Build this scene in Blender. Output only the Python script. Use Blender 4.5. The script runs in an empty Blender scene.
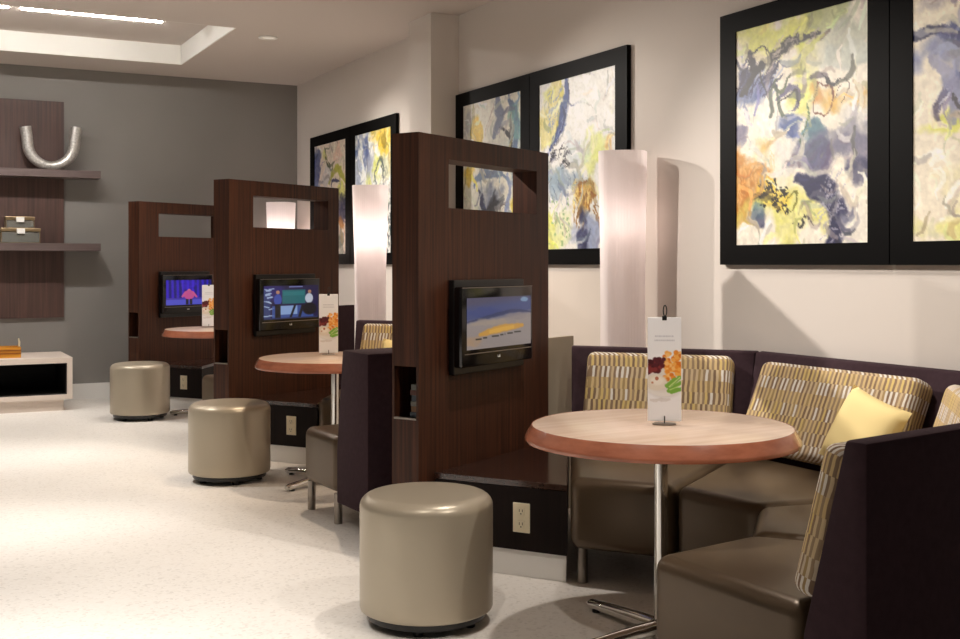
import bpy, bmesh, math, random
import numpy as np
from mathutils import Vector, Matrix
random.seed(4)
S = bpy.context.scene
C = S.collection
R = math.radians

# ------------------------------------------------------------------ camera, world, lights
cam_d = bpy.data.cameras.new('camera')
cam = bpy.data.objects.new('camera', cam_d); C.objects.link(cam)
cam.location = (0, 0, 1.3)
cam.rotation_euler = (R(90), 0, R(-27.463))
cam_d.sensor_width = 36.0
cam_d.lens = 1140.72/960*36
cam_d.shift_y = -55.9/960
cam_d.clip_start = 0.05
S.camera = cam

W = bpy.data.worlds.new('lobby_ambient'); S.world = W
W.use_nodes = True
W.node_tree.nodes['Background'].inputs[0].default_value = (1.0, 0.95, 0.90, 1)
W.node_tree.nodes['Background'].inputs[1].default_value = 0.08
S.view_settings.view_transform = 'Standard'
S.view_settings.look = 'None'
S.view_settings.exposure = 0.0
S.view_settings.gamma = 1.0
S.view_settings.use_curve_mapping = False
S.cycles.use_denoising = True

def spot(name, loc, target, watts, color=(1, .9, .8), angle=110, blend=.6, size=.05):
    d = bpy.data.lights.new(name, 'SPOT'); d.energy = watts; d.color = color
    d.spot_size = R(angle); d.spot_blend = blend; d.shadow_soft_size = size
    o = bpy.data.objects.new(name, d); C.objects.link(o); o.location = loc
    o.rotation_euler = (Vector(target)-Vector(loc)).to_track_quat('-Z', 'Y').to_euler()
    return o
WARM = (1, .92, .84); NEUT = (1, .97, .93)
# downlights over the aisle
for x, y, w in ((-0.1, 2.9, 340), (0.1, 4.9, 310), (0.3, 7.2, 300), (0.4, 9.4, 190), (-1.8, 4.2, 270), (-1.8, 7.2, 270)):
    spot('aisle_spot', (x, y, 3.13), (x, y, 0), w, NEUT, 70, .6, .06)
# small wall washers along the picture wall
for y, w in ((3.2, 22), (5.9, 8), (9.13, 40)):
    spot('wall_spot', (2.78, y, 3.12), (3.6, y, 0.9), w, WARM, 110, .8, .05)
# spots added to brighten the grey wall, no fixture known there
for x, w in ((0.0, 75), (1.0, 60)):
    spot('wall_spot', (x, 9.9, 3.1), (x, 11.4, 0.9), w, NEUT, 80, .9, .05)
# downlights over the booth tables
for y, c in ((3.4, WARM), (6.5, (1, .80, .60)), (9.5, WARM)):
    spot('booth_downlight', (2.45, y, 3.13), (2.45, y, 0), 125, c, 96, .6, .04)
spot('aisle_spot', (0.8, 2.2, 3.13), (2.15, 3.55, 0), 75, WARM, 36, .5, .04)  # added spot, lifts the dark floor round the nearest table base
# accent lights from the aisle ceiling, thrown across on the picture wall
for a, b, w in (((1.25, 8.3, 3.13), (3.6, 5.2, 1.15), 390), ((1.2, 6.0, 3.13), (3.75, 3.7, .85), 390), ((1.2, 10.6, 3.13), (3.7, 8.4, 1.4), 270)):
    spot('accent_light', a, b, w, WARM, 50, .8, .03)
# spots added per booth to brighten cards and partition fronts, cones kept narrow
for k, w in enumerate((135, 125, 28)):
    spot('booth_fill', (2.6, 1.2+3.03*k, 3.13), (2.45, 3.45+3.03*k, 0.9), w, (1, .82, .62) if k == 1 else WARM, 40, .5, .03)

# ------------------------------------------------------------------ materials
def lin(c):
    return tuple(((x/255)/12.92 if x/255 <= .04045 else ((x/255+.055)/1.055)**2.4) for x in c[:3])
def rgba(c): return lin(c)+(1,)
def newmat(name):
    m = bpy.data.materials.new(name); m.use_nodes = True
    return m, m.node_tree, m.node_tree.nodes['Principled BSDF']
def plain(name, c, rough=.5, metal=0, spec=.5, bump=0, bscale=200, coat=0, var=0, vscale=6):
    m, t, b = newmat(name)
    b.inputs['Base Color'].default_value = rgba(c)
    b.inputs['Roughness'].default_value = rough
    b.inputs['Metallic'].default_value = metal
    b.inputs['Specular IOR Level'].default_value = spec
    b.inputs['Coat Weight'].default_value = coat
    tc = t.nodes.new('ShaderNodeTexCoord')
    if bump:
        n = t.nodes.new('ShaderNodeTexNoise'); n.inputs['Scale'].default_value = bscale
        t.links.new(tc.outputs['Object'], n.inputs['Vector'])
        bp = t.nodes.new('ShaderNodeBump'); bp.inputs['Strength'].default_value = bump
        bp.inputs['Distance'].default_value = .002
        t.links.new(n.outputs['Fac'], bp.inputs['Height']); t.links.new(bp.outputs['Normal'], b.inputs['Normal'])
    if var:
        n = t.nodes.new('ShaderNodeTexNoise'); n.inputs['Scale'].default_value = vscale
        n.inputs['Detail'].default_value = 5
        t.links.new(tc.outputs['Object'], n.inputs['Vector'])
        r = t.nodes.new('ShaderNodeValToRGB')
        l = lin(c)
        r.color_ramp.elements[0].position = .3; r.color_ramp.elements[1].position = .7
        r.color_ramp.elements[0].color = tuple(x*(1-var) for x in l)+(1,)
        r.color_ramp.elements[1].color = tuple(min(1, x*(1+var)) for x in l)+(1,)
        t.links.new(n.outputs['Fac'], r.inputs['Fac']); t.links.new(r.outputs['Color'], b.inputs['Base Color'])
    return m
def wood(name, c1, c2, rough=.4, scale=(60, 60, 1.5), coat=0, spec=.5):
    m, t, b = newmat(name)
    tc = t.nodes.new('ShaderNodeTexCoord'); mp = t.nodes.new('ShaderNodeMapping')
    mp.inputs['Scale'].default_value = scale
    t.links.new(tc.outputs['Object'], mp.inputs['Vector'])
    n = t.nodes.new('ShaderNodeTexNoise'); n.inputs['Scale'].default_value = 1; n.inputs['Detail'].default_value = 6
    n.inputs['Roughness'].default_value = .6
    t.links.new(mp.outputs['Vector'], n.inputs['Vector'])
    r = t.nodes.new('ShaderNodeValToRGB')
    r.color_ramp.elements[0].position = .3; r.color_ramp.elements[1].position = .72
    r.color_ramp.elements[0].color = rgba(c1); r.color_ramp.elements[1].color = rgba(c2)
    t.links.new(n.outputs['Fac'], r.inputs['Fac']); t.links.new(r.outputs['Color'], b.inputs['Base Color'])
    b.inputs['Roughness'].default_value = rough; b.inputs['Coat Weight'].default_value = coat
    b.inputs['Specular IOR Level'].default_value = spec
    bp = t.nodes.new('ShaderNodeBump'); bp.inputs['Strength'].default_value = .08; bp.inputs['Distance'].default_value = .001
    t.links.new(n.outputs['Fac'], bp.inputs['Height']); t.links.new(bp.outputs['Normal'], b.inputs['Normal'])
    return m
def painted(name, rough=.4, emit=0):
    m, t, b = newmat(name)
    a = t.nodes.new('ShaderNodeAttribute'); a.attribute_name = 'paint'
    if emit:
        b.inputs['Base Color'].default_value = (.01, .01, .01, 1)
        t.links.new(a.outputs['Color'], b.inputs['Emission Color']); b.inputs['Emission Strength'].default_value = emit
    else:
        t.links.new(a.outputs['Color'], b.inputs['Base Color'])
    b.inputs['Roughness'].default_value = rough
    return m
def floor_mat():
    m, t, b = newmat('terrazzo_floor')
    tc = t.nodes.new('ShaderNodeTexCoord')
    v = t.nodes.new('ShaderNodeTexVoronoi'); v.inputs['Scale'].default_value = 85
    t.links.new(tc.outputs['Object'], v.inputs['Vector'])
    r = t.nodes.new('ShaderNodeValToRGB'); r.color_ramp.interpolation = 'LINEAR'
    e = r.color_ramp.elements
    e[0].position = 0; e[0].color = rgba((212, 206, 198))
    e[1].position = 1; e[1].color = rgba((232, 227, 220))
    e2 = e.new(.18); e2.color = rgba((228, 222, 214))
    s = t.nodes.new('ShaderNodeSeparateColor')
    t.links.new(v.outputs['Color'], s.inputs['Color']); t.links.new(s.outputs['Red'], r.inputs['Fac'])
    t.links.new(r.outputs['Color'], b.inputs['Base Color'])
    n = t.nodes.new('ShaderNodeTexNoise'); n.inputs['Scale'].default_value = 3; n.inputs['Detail'].default_value = 4
    t.links.new(tc.outputs['Object'], n.inputs['Vector'])
    mr = t.nodes.new('ShaderNodeMapRange'); mr.inputs['To Min'].default_value = .28; mr.inputs['To Max'].default_value = .45
    t.links.new(n.outputs['Fac'], mr.inputs['Value']); t.links.new(mr.outputs['Result'], b.inputs['Roughness'])
    return m
def stripe_mat():
    m, t, b = newmat('woven_stripe')
    N = t.nodes.new; L = t.links.new
    tc = N('ShaderNodeTexCoord'); sx = N('ShaderNodeSeparateXYZ'); L(tc.outputs['Object'], sx.inputs[0])
    def mth(op, a, bv=None, c=None):
        n = N('ShaderNodeMath'); n.operation = op
        for i, q in enumerate((a, bv, c)):
            if q is None: continue
            if isinstance(q, (int, float)): n.inputs[i].default_value = q
            else: L(q, n.inputs[i])
        return n.outputs[0]
    nz = N('ShaderNodeTexNoise'); nz.inputs['Scale'].default_value = 14; L(tc.outputs['Object'], nz.inputs['Vector'])
    wob = mth('MULTIPLY', mth('SUBTRACT', nz.outputs['Fac'], .5), .012)
    h = mth('ADD', mth('ADD', sx.outputs['X'], mth('MULTIPLY', sx.outputs['Y'], 1.5)), wob)
    row = mth('FLOOR', mth('MULTIPLY', sx.outputs['Z'], 18.0))
    rw = N('ShaderNodeTexWhiteNoise'); rw.noise_dimensions = '1D'; L(row, rw.inputs['W'])
    k = mth('ADD', mth('MULTIPLY', h, 82.0), mth('MULTIPLY', rw.outputs['Value'], 7.3))
    col = mth('FLOOR', k)
    cv = N('ShaderNodeCombineXYZ'); L(col, cv.inputs[0]); L(row, cv.inputs[1])
    wn = N('ShaderNodeTexWhiteNoise'); wn.noise_dimensions = '2D'; L(cv.outputs[0], wn.inputs['Vector'])
    par = mth('PINGPONG', col, 1.0)
    def ramp(fac, pal, mode='CONSTANT'):
        r = N('ShaderNodeValToRGB'); r.color_ramp.interpolation = mode; e = r.color_ramp.elements
        e[0].position, e[0].color = pal[0][0], rgba(pal[0][1]); e[1].position, e[1].color = pal[-1][0], rgba(pal[-1][1])
        for p, c in pal[1:-1]: e.new(p).color = rgba(c)
        L(fac, r.inputs['Fac']); return r.outputs['Color']
    rj = mth('FRACT', mth('ADD', rw.outputs['Value'], mth('MULTIPLY', wn.outputs['Value'], .22)))
    light = ramp(rj, [(0, (214, 188, 138)), (.22, (214, 198, 172)), (.45, (208, 186, 150)), (.64, (230, 223, 212)), (.82, (216, 194, 154)), (.92, (218, 192, 126))])
    darkc = ramp(wn.outputs['Value'], [(0, (146, 122, 98)), (.35, (164, 140, 112)), (.6, (136, 112, 90)), (.85, (172, 146, 104))])
    mixc = N('ShaderNodeMix'); mixc.data_type = 'RGBA'
    L(par, mixc.inputs['Factor']); L(darkc, mixc.inputs['A']); L(light, mixc.inputs['B']); L(mixc.outputs['Result'], b.inputs['Base Color'])
    b.inputs['Roughness'].default_value = .85; b.inputs['Specular IOR Level'].default_value = .2
    bp = N('ShaderNodeBump'); bp.inputs['Strength'].default_value = .3; bp.inputs['Distance'].default_value = .002
    L(mth('FRACT', k), bp.inputs['Height']); L(bp.outputs['Normal'], b.inputs['Normal'])
    return m
def shade_mat():
    m, t, b = newmat('lamp_fabric')
    t.nodes.remove(b)
    out = t.nodes['Material Output']
    d = t.nodes.new('ShaderNodeBsdfDiffuse'); d.inputs['Color'].default_value = rgba((246, 243, 243))
    tr = t.nodes.new('ShaderNodeBsdfTranslucent'); tr.inputs['Color'].default_value = rgba((255, 244, 242))
    mx = t.nodes.new('ShaderNodeMixShader'); mx.inputs[0].default_value = .45
    t.links.new(d.outputs[0], mx.inputs[1]); t.links.new(tr.outputs[0], mx.inputs[2]); t.links.new(mx.outputs[0], out.inputs[0])
    return m
def glow(name, c, s):
    m, t, b = newmat(name)
    b.inputs['Emission Color'].default_value = rgba(c); b.inputs['Emission Strength'].default_value = s
    return m
def glass_mat():
    m, t, b = newmat('clear_glass')
    b.inputs['Base Color'].default_value = rgba((225, 225, 215)); b.inputs['Roughness'].default_value = .05
    b.inputs['Transmission Weight'].default_value = .8
    return m

M = dict(
    floor=floor_mat(),
    cream=plain('cream_wall_paint', (222, 214, 206), .7, spec=.3, bump=.05, bscale=300),
    ceil=plain('ceiling_paint', (206, 196, 188), .8, spec=.2),
    coffer=plain('coffer_white', (240, 238, 232), .7, spec=.2),
    grey=plain('grey_wall_paint', (138, 134, 130), .7, spec=.3, var=.04, vscale=1.2),
    base=plain('brushed_baseboard', (240, 238, 234), .5),
    wenge=wood('wenge_veneer', (36, 19, 12), (84, 47, 29), .5, spec=.3),
    wengetop=wood('bench_veneer', (42, 26, 22), (62, 40, 33), .16, (2, 60, 60), coat=.3),
    wengefront=wood('bench_front_veneer', (18, 11, 9), (30, 19, 16), .6, spec=.15),
    shelfwood=wood('shelf_laminate', (88, 74, 72), (112, 97, 94), .45, (2, 50, 50)),
    panelwood=wood('wall_panel_veneer', (62, 44, 40), (92, 66, 58), .5),
    purple=plain('aubergine_fabric', (60, 44, 50), .9, spec=.15, bump=.3, bscale=500, var=.12, vscale=40),
    vinyl=plain('bronze_vinyl', (88, 72, 54), .34, metal=.35, bump=.06, bscale=260),
    drum=plain('pewter_vinyl', (174, 163, 144), .34, metal=.3, bump=.05, bscale=260),
    stripe=stripe_mat(),
    yellow=plain('yellow_cotton', (252, 230, 166), .85, spec=.2, bump=.2, bscale=400),
    chrome=plain('chrome', (220, 218, 214), .12, metal=1),
    steel=plain('satin_steel', (150, 142, 134), .35, metal=.9),
    black=plain('black_plastic', (12, 12, 13), .35),
    blackgloss=plain('black_gloss', (9, 8, 9), .16),
    frame=plain('black_frame', (5, 4, 4), .5, spec=.06),
    laminate=wood('table_laminate', (200, 174, 154), (214, 190, 170), .24, (1.5, 30, 30)),
    edge=wood('table_edge_wood', (150, 88, 64), (182, 112, 84), .25, (8, 8, 30), coat=.3),
    canvas=painted('painted_canvas', .45),
    print=painted('printed_card', .4),
    screen=painted('lit_screen', .2, 1.0),
    card=plain('white_card', (246, 246, 246), .4),
    ivory=plain('ivory_plastic', (226, 214, 184), .4),
    slot=plain('socket_slot', (70, 62, 52), .6),
    shade=shade_mat(),
    bulb=glow('bulb_glow', (255, 220, 180), 1.5),
    tube=glow('tube_glow', (255, 250, 244), 130),
    silver=plain('hammered_silver', (206, 203, 198), .38, metal=.7, bump=1.0, bscale=70, var=.3, vscale=60),
    glass=glass_mat(),
    brass=plain('aged_brass', (150, 130, 100), .35, metal=.8),
    amber=wood('amber_wood', (178, 110, 20), (226, 160, 50), .4, (4, 40, 40)),
    console=plain('console_paint', (214, 200, 188), .5),
    dark=plain('dark_interior', (26, 20, 20), .7),
    beige=plain('beige_panel_paint', (158, 145, 124), .6),
    white=plain('white_plastic', (235, 233, 228), .4),
)

# ------------------------------------------------------------------ helpers
def finish(name, bm, mat, parent=None, smooth=35, loc=None, rot=None):
    bmesh.ops.recalc_face_normals(bm, faces=bm.faces)
    me = bpy.data.meshes.new(name); bm.to_mesh(me); bm.free()
    me.materials.append(mat)
    if smooth:
        me.polygons.foreach_set('use_smooth', [True]*len(me.polygons))
        me.set_sharp_from_angle(angle=R(smooth))
    o = bpy.data.objects.new(name, me); C.objects.link(o)
    if parent: o.parent = parent
    if loc is not None: o.location = loc
    if rot is not None: o.rotation_euler = rot
    return o
def tag(o, label, cat, group=None):
    o['label'] = label; o['category'] = cat
    if group: o['group'] = group
    return o
def thing(name, label, cat, loc=(0, 0, 0), rz=0, group=None):
    o = bpy.data.objects.new(name, None); C.objects.link(o); o.empty_display_size = .1
    o.location = loc; o.rotation_euler = (0, 0, rz)
    return tag(o, label, cat, group)
def struct(name, bm, mat, smooth=0):
    o = finish(name, bm, mat, smooth=smooth); o['kind'] = 'structure'; return o
def copy_tree(o, loc=None, rz=None, label=None, parent=None):
    c = o.copy(); C.objects.link(c)
    if parent: c.parent = parent
    for ch in list(o.children): copy_tree(ch, parent=c)
    if loc is not None: c.location = loc
    if rz is not None: c.rotation_euler = (0, 0, rz)
    if label: c['label'] = label
    return c
def box(bm, x0, x1, y0, y1, z0, z1, bev=0, seg=2):
    r = bmesh.ops.create_cube(bm, size=1)
    vs = r['verts']
    for v in vs:
        v.co = Vector((x0+(v.co.x+.5)*(x1-x0), y0+(v.co.y+.5)*(y1-y0), z0+(v.co.z+.5)*(z1-z0)))
    if bev:
        es = list({e for v in vs for e in v.link_edges})
        bmesh.ops.bevel(bm, geom=es, offset=bev, segments=seg, profile=.5, affect='EDGES')
def bx(*a, **k):
    bm = bmesh.new(); box(bm, *a, **k); return bm
def lathe(bm, prof, n=64, rfun=None):
    rings = []
    for r, z in prof:
        if r < 1e-6: rings.append([bm.verts.new((0, 0, z))]); continue
        ring = []
        for i in range(n):
            a = 2*math.pi*i/n; k = rfun(a, z) if rfun else 1
            ring.append(bm.verts.new((r*k*math.cos(a), r*k*math.sin(a), z)))
        rings.append(ring)
    for p, q in zip(rings[:-1], rings[1:]):
        for i in range(n):
            j = (i+1) % n
            if len(p) == 1: bm.faces.new((p[0], q[i], q[j]))
            elif len(q) == 1: bm.faces.new((p[i], p[j], q[0]))
            else: bm.faces.new((p[i], p[j], q[j], q[i]))
def cyl(bm, x, y, z0, z1, r0, r1=None, n=24):
    r1 = r0 if r1 is None else r1
    b0 = [bm.verts.new((x+r0*math.cos(2*math.pi*i/n), y+r0*math.sin(2*math.pi*i/n), z0)) for i in range(n)]
    b1 = [bm.verts.new((x+r1*math.cos(2*math.pi*i/n), y+r1*math.sin(2*math.pi*i/n), z1)) for i in range(n)]
    for i in range(n): bm.faces.new((b0[i], b0[(i+1) % n], b1[(i+1) % n], b1[i]))
    bm.faces.new(b0[::-1]); bm.faces.new(b1)
def tube(bm, pts, rad, n=12, sy=1.0):
    pts = [Vector(p) for p in pts]; rings = []
    up0 = Vector((0, 0, 1))
    for i, p in enumerate(pts):
        t = (pts[min(i+1, len(pts)-1)]-pts[max(i-1, 0)]).normalized()
        up = up0 if abs(t.dot(up0)) < .95 else Vector((0, 1, 0))
        a = t.cross(up).normalized(); b = a.cross(t).normalized()
        r = rad[i] if isinstance(rad, (list, tuple)) else rad
        rings.append([bm.verts.new(p+a*r*math.cos(2*math.pi*k/n)+b*r*sy*math.sin(2*math.pi*k/n)) for k in range(n)])
    # keep rings aligned
    for p, q in zip(rings[:-1], rings[1:]):
        best = min(range(n), key=lambda s: sum((p[k].co-q[(k+s) % n].co).length for k in range(n)))
        q[:] = q[best:]+q[:best]
        for k in range(n): bm.faces.new((p[k], p[(k+1) % n], q[(k+1) % n], q[k]))
    bm.faces.new(rings[0][::-1]); bm.faces.new(rings[-1])
def prism(bm, poly, z0, z1, bev=0, seg=3, poly2=None):
    poly2 = poly2 or poly
    a = [bm.verts.new((p[0], p[1], z0)) for p in poly]; b = [bm.verts.new((p[0], p[1], z1)) for p in poly2]
    n = len(poly); fs = []
    for i in range(n): fs.append(bm.faces.new((a[i], a[(i+1) % n], b[(i+1) % n], b[i])))
    fs += [bm.faces.new(a[::-1]), bm.faces.new(b)]
    bmesh.ops.recalc_face_normals(bm, faces=fs)
    if bev:
        es = list({e for f in fs for e in f.edges})
        bmesh.ops.bevel(bm, geom=es, offset=bev, segments=seg, profile=.5, affect='EDGES')
def picture(name, img, w, h, mat, parent, loc, rot):
    """a flat coloured sheet in its own x-z plane facing -y; img[row, col] runs from the top left"""
    H_, W_ = img.shape[:2]
    xs = np.linspace(-w/2, w/2, W_); zs = np.linspace(h/2, -h/2, H_)
    X, Z = np.meshgrid(xs, zs)
    co = np.stack([X, np.zeros_like(X), Z], -1).reshape(-1, 3)
    i = np.arange(H_*W_).reshape(H_, W_)
    f = np.stack([i[:-1, :-1], i[1:, :-1], i[1:, 1:], i[:-1, 1:]], -1).reshape(-1, 4)
    me = bpy.data.meshes.new(name); me.from_pydata(co.tolist(), [], f.tolist())
    at = me.color_attributes.new('paint', 'FLOAT_COLOR', 'POINT')
    s = np.clip(img, 0, 1); l = np.where(s <= .04045, s/12.92, ((s+.055)/1.055)**2.4)
    at.data.foreach_set('color', np.concatenate([l, np.ones(l.shape[:2]+(1,))], -1).astype(np.float32).ravel())
    me.materials.append(mat)
    o = bpy.data.objects.new(name, me); C.objects.link(o); o.parent = parent; o.location = loc; o.rotation_euler = rot
    return o

# ------------------------------------------------------------------ a small painter
class Paint:
    def __init__(s, h, w, base, seed=1):
        s.h, s.w = h, w
        s.y, s.x = np.mgrid[0:h, 0:w]; s.x = (s.x+.5)/w; s.y = (s.y+.5)/h
        s.a = h/w
        s.im = np.ones((h, w, 3))*np.array(base)/255.
        s.rng = np.random.default_rng(seed)
        s.n = s.noise(5); s.n2 = s.noise(9); s.n3 = s.noise(22)
    def noise(s, f):
        out = np.zeros((s.h, s.w)); amp = 1; tot = 0
        for o in range(3):
            g = s.rng.random((int(f*s.a)+3, f+3)); X = s.x*f; Y = s.y*f*s.a
            xi = X.astype(int); yi = Y.astype(int); fx = X-xi; fy = Y-yi
            fx = fx*fx*(3-2*fx); fy = fy*fy*(3-2*fy)
            v = (g[yi, xi]*(1-fx)+g[yi, xi+1]*fx)*(1-fy)+(g[yi+1, xi]*(1-fx)+g[yi+1, xi+1]*fx)*fy
            out += v*amp; tot += amp; amp *= .5; f *= 2
        return out/tot-.5
    def mix(s, m, c): m = np.clip(m, 0, 1)[..., None]; s.im = s.im*(1-m)+np.array(c)/255.*m
    def blob(s, cx, cy, rx, ry, c, a=.8, rot=0, soft=.38, rag=1.7):
        dx = s.x-cx; dy = (s.y-cy); ca, sa = math.cos(R(rot)), math.sin(R(rot))
        u = (dx*ca+dy*s.a*sa)/rx; v = (-dx*sa+dy*s.a*ca)/(ry*s.a)
        d = np.sqrt(u*u+v*v)+rag*(s.n+.6*s.n2)
        s.mix(a*np.clip((1-d)/soft, 0, 1)*(.85+.6*s.n3), c)
    def line(s, pts, wd, c, a=.9, rag=.4, taper=True, smooth=True, bristle=0):
        p = np.array(pts, float)
        if smooth and len(p) > 2:
            q = []
            for i in range(len(p)-1):
                p0, p1, p2, p3 = p[max(i-1, 0)], p[i], p[i+1], p[min(i+2, len(p)-1)]
                for t in np.linspace(0, 1, 9)[:-1]:
                    q.append(.5*((2*p1)+(-p0+p2)*t+(2*p0-5*p1+4*p2-p3)*t*t+(-p0+3*p1-3*p2+p3)*t**3))
            q.append(p[-1]); p = np.array(q)
        D = np.full((s.h, s.w), 9.); m = len(p)-1
        for i in range(m):
            ax, ay = p[i]; bx_, by_ = p[i+1]; dx, dy = bx_-ax, (by_-ay)*s.a
            L2 = dx*dx+dy*dy+1e-9
            t = np.clip(((s.x-ax)*dx+(s.y-ay)*s.a*dy)/L2, 0, 1)
            ds = np.hypot(s.x-ax-t*dx, (s.y-ay)*s.a-t*dy)
            k = (i+.5)/m; ww = wd*(1 if not taper else .35+.65*math.sin(math.pi*min(max(k, .08), .92)))
            D = np.minimum(D, ds/ww)
        e = D+rag*(s.n2+s.n3)
        mk = np.clip((1-e)/.35, 0, 1)
        if bristle: mk = mk*(1-bristle*(np.sin(D*9+s.n*6) > .2))
        s.mix(a*mk, c)
    def dots(s, x0, x1, y0, y1, n, r, c):
        for i in range(n):
            cx, cy = s.rng.uniform(x0, x1), s.rng.uniform(y0, y1)
            s.mix(.9*(np.hypot(s.x-cx, (s.y-cy)*s.a) < r), c)
    def hatch(s, x0, x1, y0, y1, n, ln, ang, wd, c, a=.7):
        for i in range(n):
            cx, cy = s.rng.uniform(x0, x1), s.rng.uniform(y0, y1); t = R(ang+s.rng.uniform(-25, 25))
            s.line([(cx, cy), (cx+ln*math.cos(t), cy+ln*math.sin(t)/s.a)], wd, c, a, .2, False, False)
    def rect(s, x0, x1, y0, y1, c, a=1): s.mix(a*((s.x >= x0) & (s.x < x1) & (s.y >= y0) & (s.y < y1)), c)
    def disc(s, cx, cy, rx, ry, c, a=1, soft=.15):
        d = np.sqrt(((s.x-cx)/rx)**2+((s.y-cy)/ry)**2); s.mix(a*np.clip((1-d)/soft, 0, 1), c)

def finish_paint(p, n=150, warp=1.0):
    """brush the picture over: warp it, then lay short strokes of its own colours along a swirling field"""
    f = [p.noise(k) for k in (4, 4, 10, 10, 26, 26)]
    dx = warp*(.10*f[0]+.05*f[2]+.03*f[4]); dy = warp*(.10*f[1]+.05*f[3]+.03*f[5])/p.a
    xi = np.clip(((p.x+dx)*p.w).astype(int), 0, p.w-1); yi = np.clip(((p.y+dy)*p.h).astype(int), 0, p.h-1)
    p.im = p.im[yi, xi]
    src = p.im.copy(); ang = (p.noise(3)*2+p.noise(7))*5+.8
    for i in range(n):
        x, y = p.rng.random(2); c0 = src[int(y*(p.h-1)), int(x*(p.w-1))]
        c = np.clip(c0*p.rng.uniform(.72, 1.18)+p.rng.uniform(-.03, .03, 3), 0, .97)*255
        pts = [(x, y)]
        for k in range(p.rng.integers(3, 7)):
            t = ang[int(np.clip(y, 0, .999)*p.h), int(np.clip(x, 0, .999)*p.w)]
            x += .035*math.cos(t); y += .035*math.sin(t)/p.a; pts.append((x, y))
        p.line(pts, p.rng.uniform(.006, .026), c, p.rng.uniform(.4, .85), .7, True, False)
    g = p.noise(30)+p.noise(60); p.im = np.clip(.46+(p.im*(1+.12*g[..., None])-.5)*1.2, .02, .97)
    return p.im
NAVY, BLUE, LBLUE, LIME, OCH, ORA = (42, 44, 84), (62, 82, 140), (140, 154, 190), (210, 214, 96), (206, 160, 60), (188, 122, 40)
GREY, TEAL, INK, PUR, YEL = (168, 172, 178), (64, 104, 128), (30, 28, 40), (92, 88, 124), (232, 196, 60)
def art_a():
    p = Paint(190, 150, (232, 226, 212), 11)
    p.blob(.45, .06, .42, .09, LIME, .8); p.blob(.55, .27, .16, .22, LIME, .75); p.blob(.82, .14, .25, .16, (160, 168, 150), .7)
    p.blob(.82, .22, .2, .1, (190, 196, 190), .7)
    p.blob(.12, .3, .17, .1, BLUE, .9); p.blob(.05, .24, .08, .12, NAVY, .8); p.blob(.25, .26, .12, .08, PUR, .6)
    p.blob(.62, .2, .1, .1, (226, 222, 206), .7); p.blob(.9, .5, .14, .1, (200, 200, 200), .7); p.blob(.42, .6, .16, .1, (214, 212, 208), .8); p.blob(.3, .44, .16, .1, (240, 236, 226), .8); p.blob(.62, .57, .1, .14, (104, 116, 130), .7); p.blob(.9, .6, .2, .06, PUR, .6)
    p.hatch(.0, .3, .2, .36, 26, .12, -60, .010, LBLUE, .5); p.hatch(.0, .3, .2, .36, 22, .12, -60, .009, NAVY, .7)
    p.line([(.06, .28), (.2, .16), (.4, .11), (.66, .09)], .035, INK, .9, .5)
    p.hatch(.25, .62, .09, .15, 18, .08, -25, .006, (190, 180, 170), .6)
    p.line([(.14, .17), (.12, .12), (.2, .09), (.24, .13), (.17, .16)], .007, INK, .9, .1)
    p.line([(.33, .25), (.3, .3), (.36, .32), (.42, .26)], .02, (70, 84, 60), .8)
    p.line([(.34, .36), (.42, .31), (.48, .35), (.44, .41)], .022, PUR, .85); p.line([(.36, .37), (.46, .33), (.47, .4)], .01, INK, .8)
    p.blob(.75, .39, .2, .1, OCH, .85); p.blob(.63, .36, .07, .08, ORA, .7)
    p.line([(.6, .38), (.66, .31), (.76, .33), (.72, .42), (.62, .44), (.6, .38)], .008, (110, 60, 30), .8, .1)
    p.line([(.78, .37), (.84, .32), (.88, .36), (.82, .41)], .007, (90, 60, 50), .8, .1)
    p.line([(.7, .27), (.74, .31), (.8, .32)], .012, INK, .9)
    p.blob(.45, .49, .09, .05, BLUE, .9); p.blob(.62, .51, .12, .08, TEAL, .8); p.line([(.55, .4), (.57, .47), (.54, .52)], .012, (80, 110, 70), .8)
    p.blob(.78, .58, .27, .1, (120, 120, 142), .75); p.blob(.6, .62, .14, .08, PUR, .6); p.blob(.93, .68, .14, .06, NAVY, .75); p.blob(.05, .48, .06, .05, PUR, .7)
    p.blob(.14, .68, .2, .12, ORA, .85); p.blob(.22, .6, .14, .08, OCH, .6); p.blob(.04, .76, .06, .1, ORA, .7)
    p.hatch(.0, .3, .6, .76, 20, .1, 80, .008, (226, 190, 130), .5)
    p.blob(.42, .86, .26, .16, (216, 214, 124), .8); p.blob(.3, .78, .13, .08, YEL, .6); p.dots(.2, .42, .72, .86, 90, .009, (50, 44, 30))
    p.line([(.4, .8), (.47, .78), (.46, .84), (.41, .84)], .008, (110, 110, 30), .8, .1)
    p.line([(.5, .72), (.68, .76), (.78, .87), (.72, 1.02)], .085, NAVY, .9, .35)
    p.hatch(.6, .85, .74, 1, 34, .1, -50, .005, (180, 178, 190), .7)
    p.blob(.2, .93, .08, .08, NAVY, .85); p.blob(.2, .86, .05, .05, TEAL, .6)
    p.line([(.47, .92), (.5, .88), (.53, .92), (.57, .88), (.6, .91)], .008, (50, 50, 54), .9, .1)
    p.blob(.9, .86, .1, .12, (226, 222, 214), .7); return finish_paint(p, 210)
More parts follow.
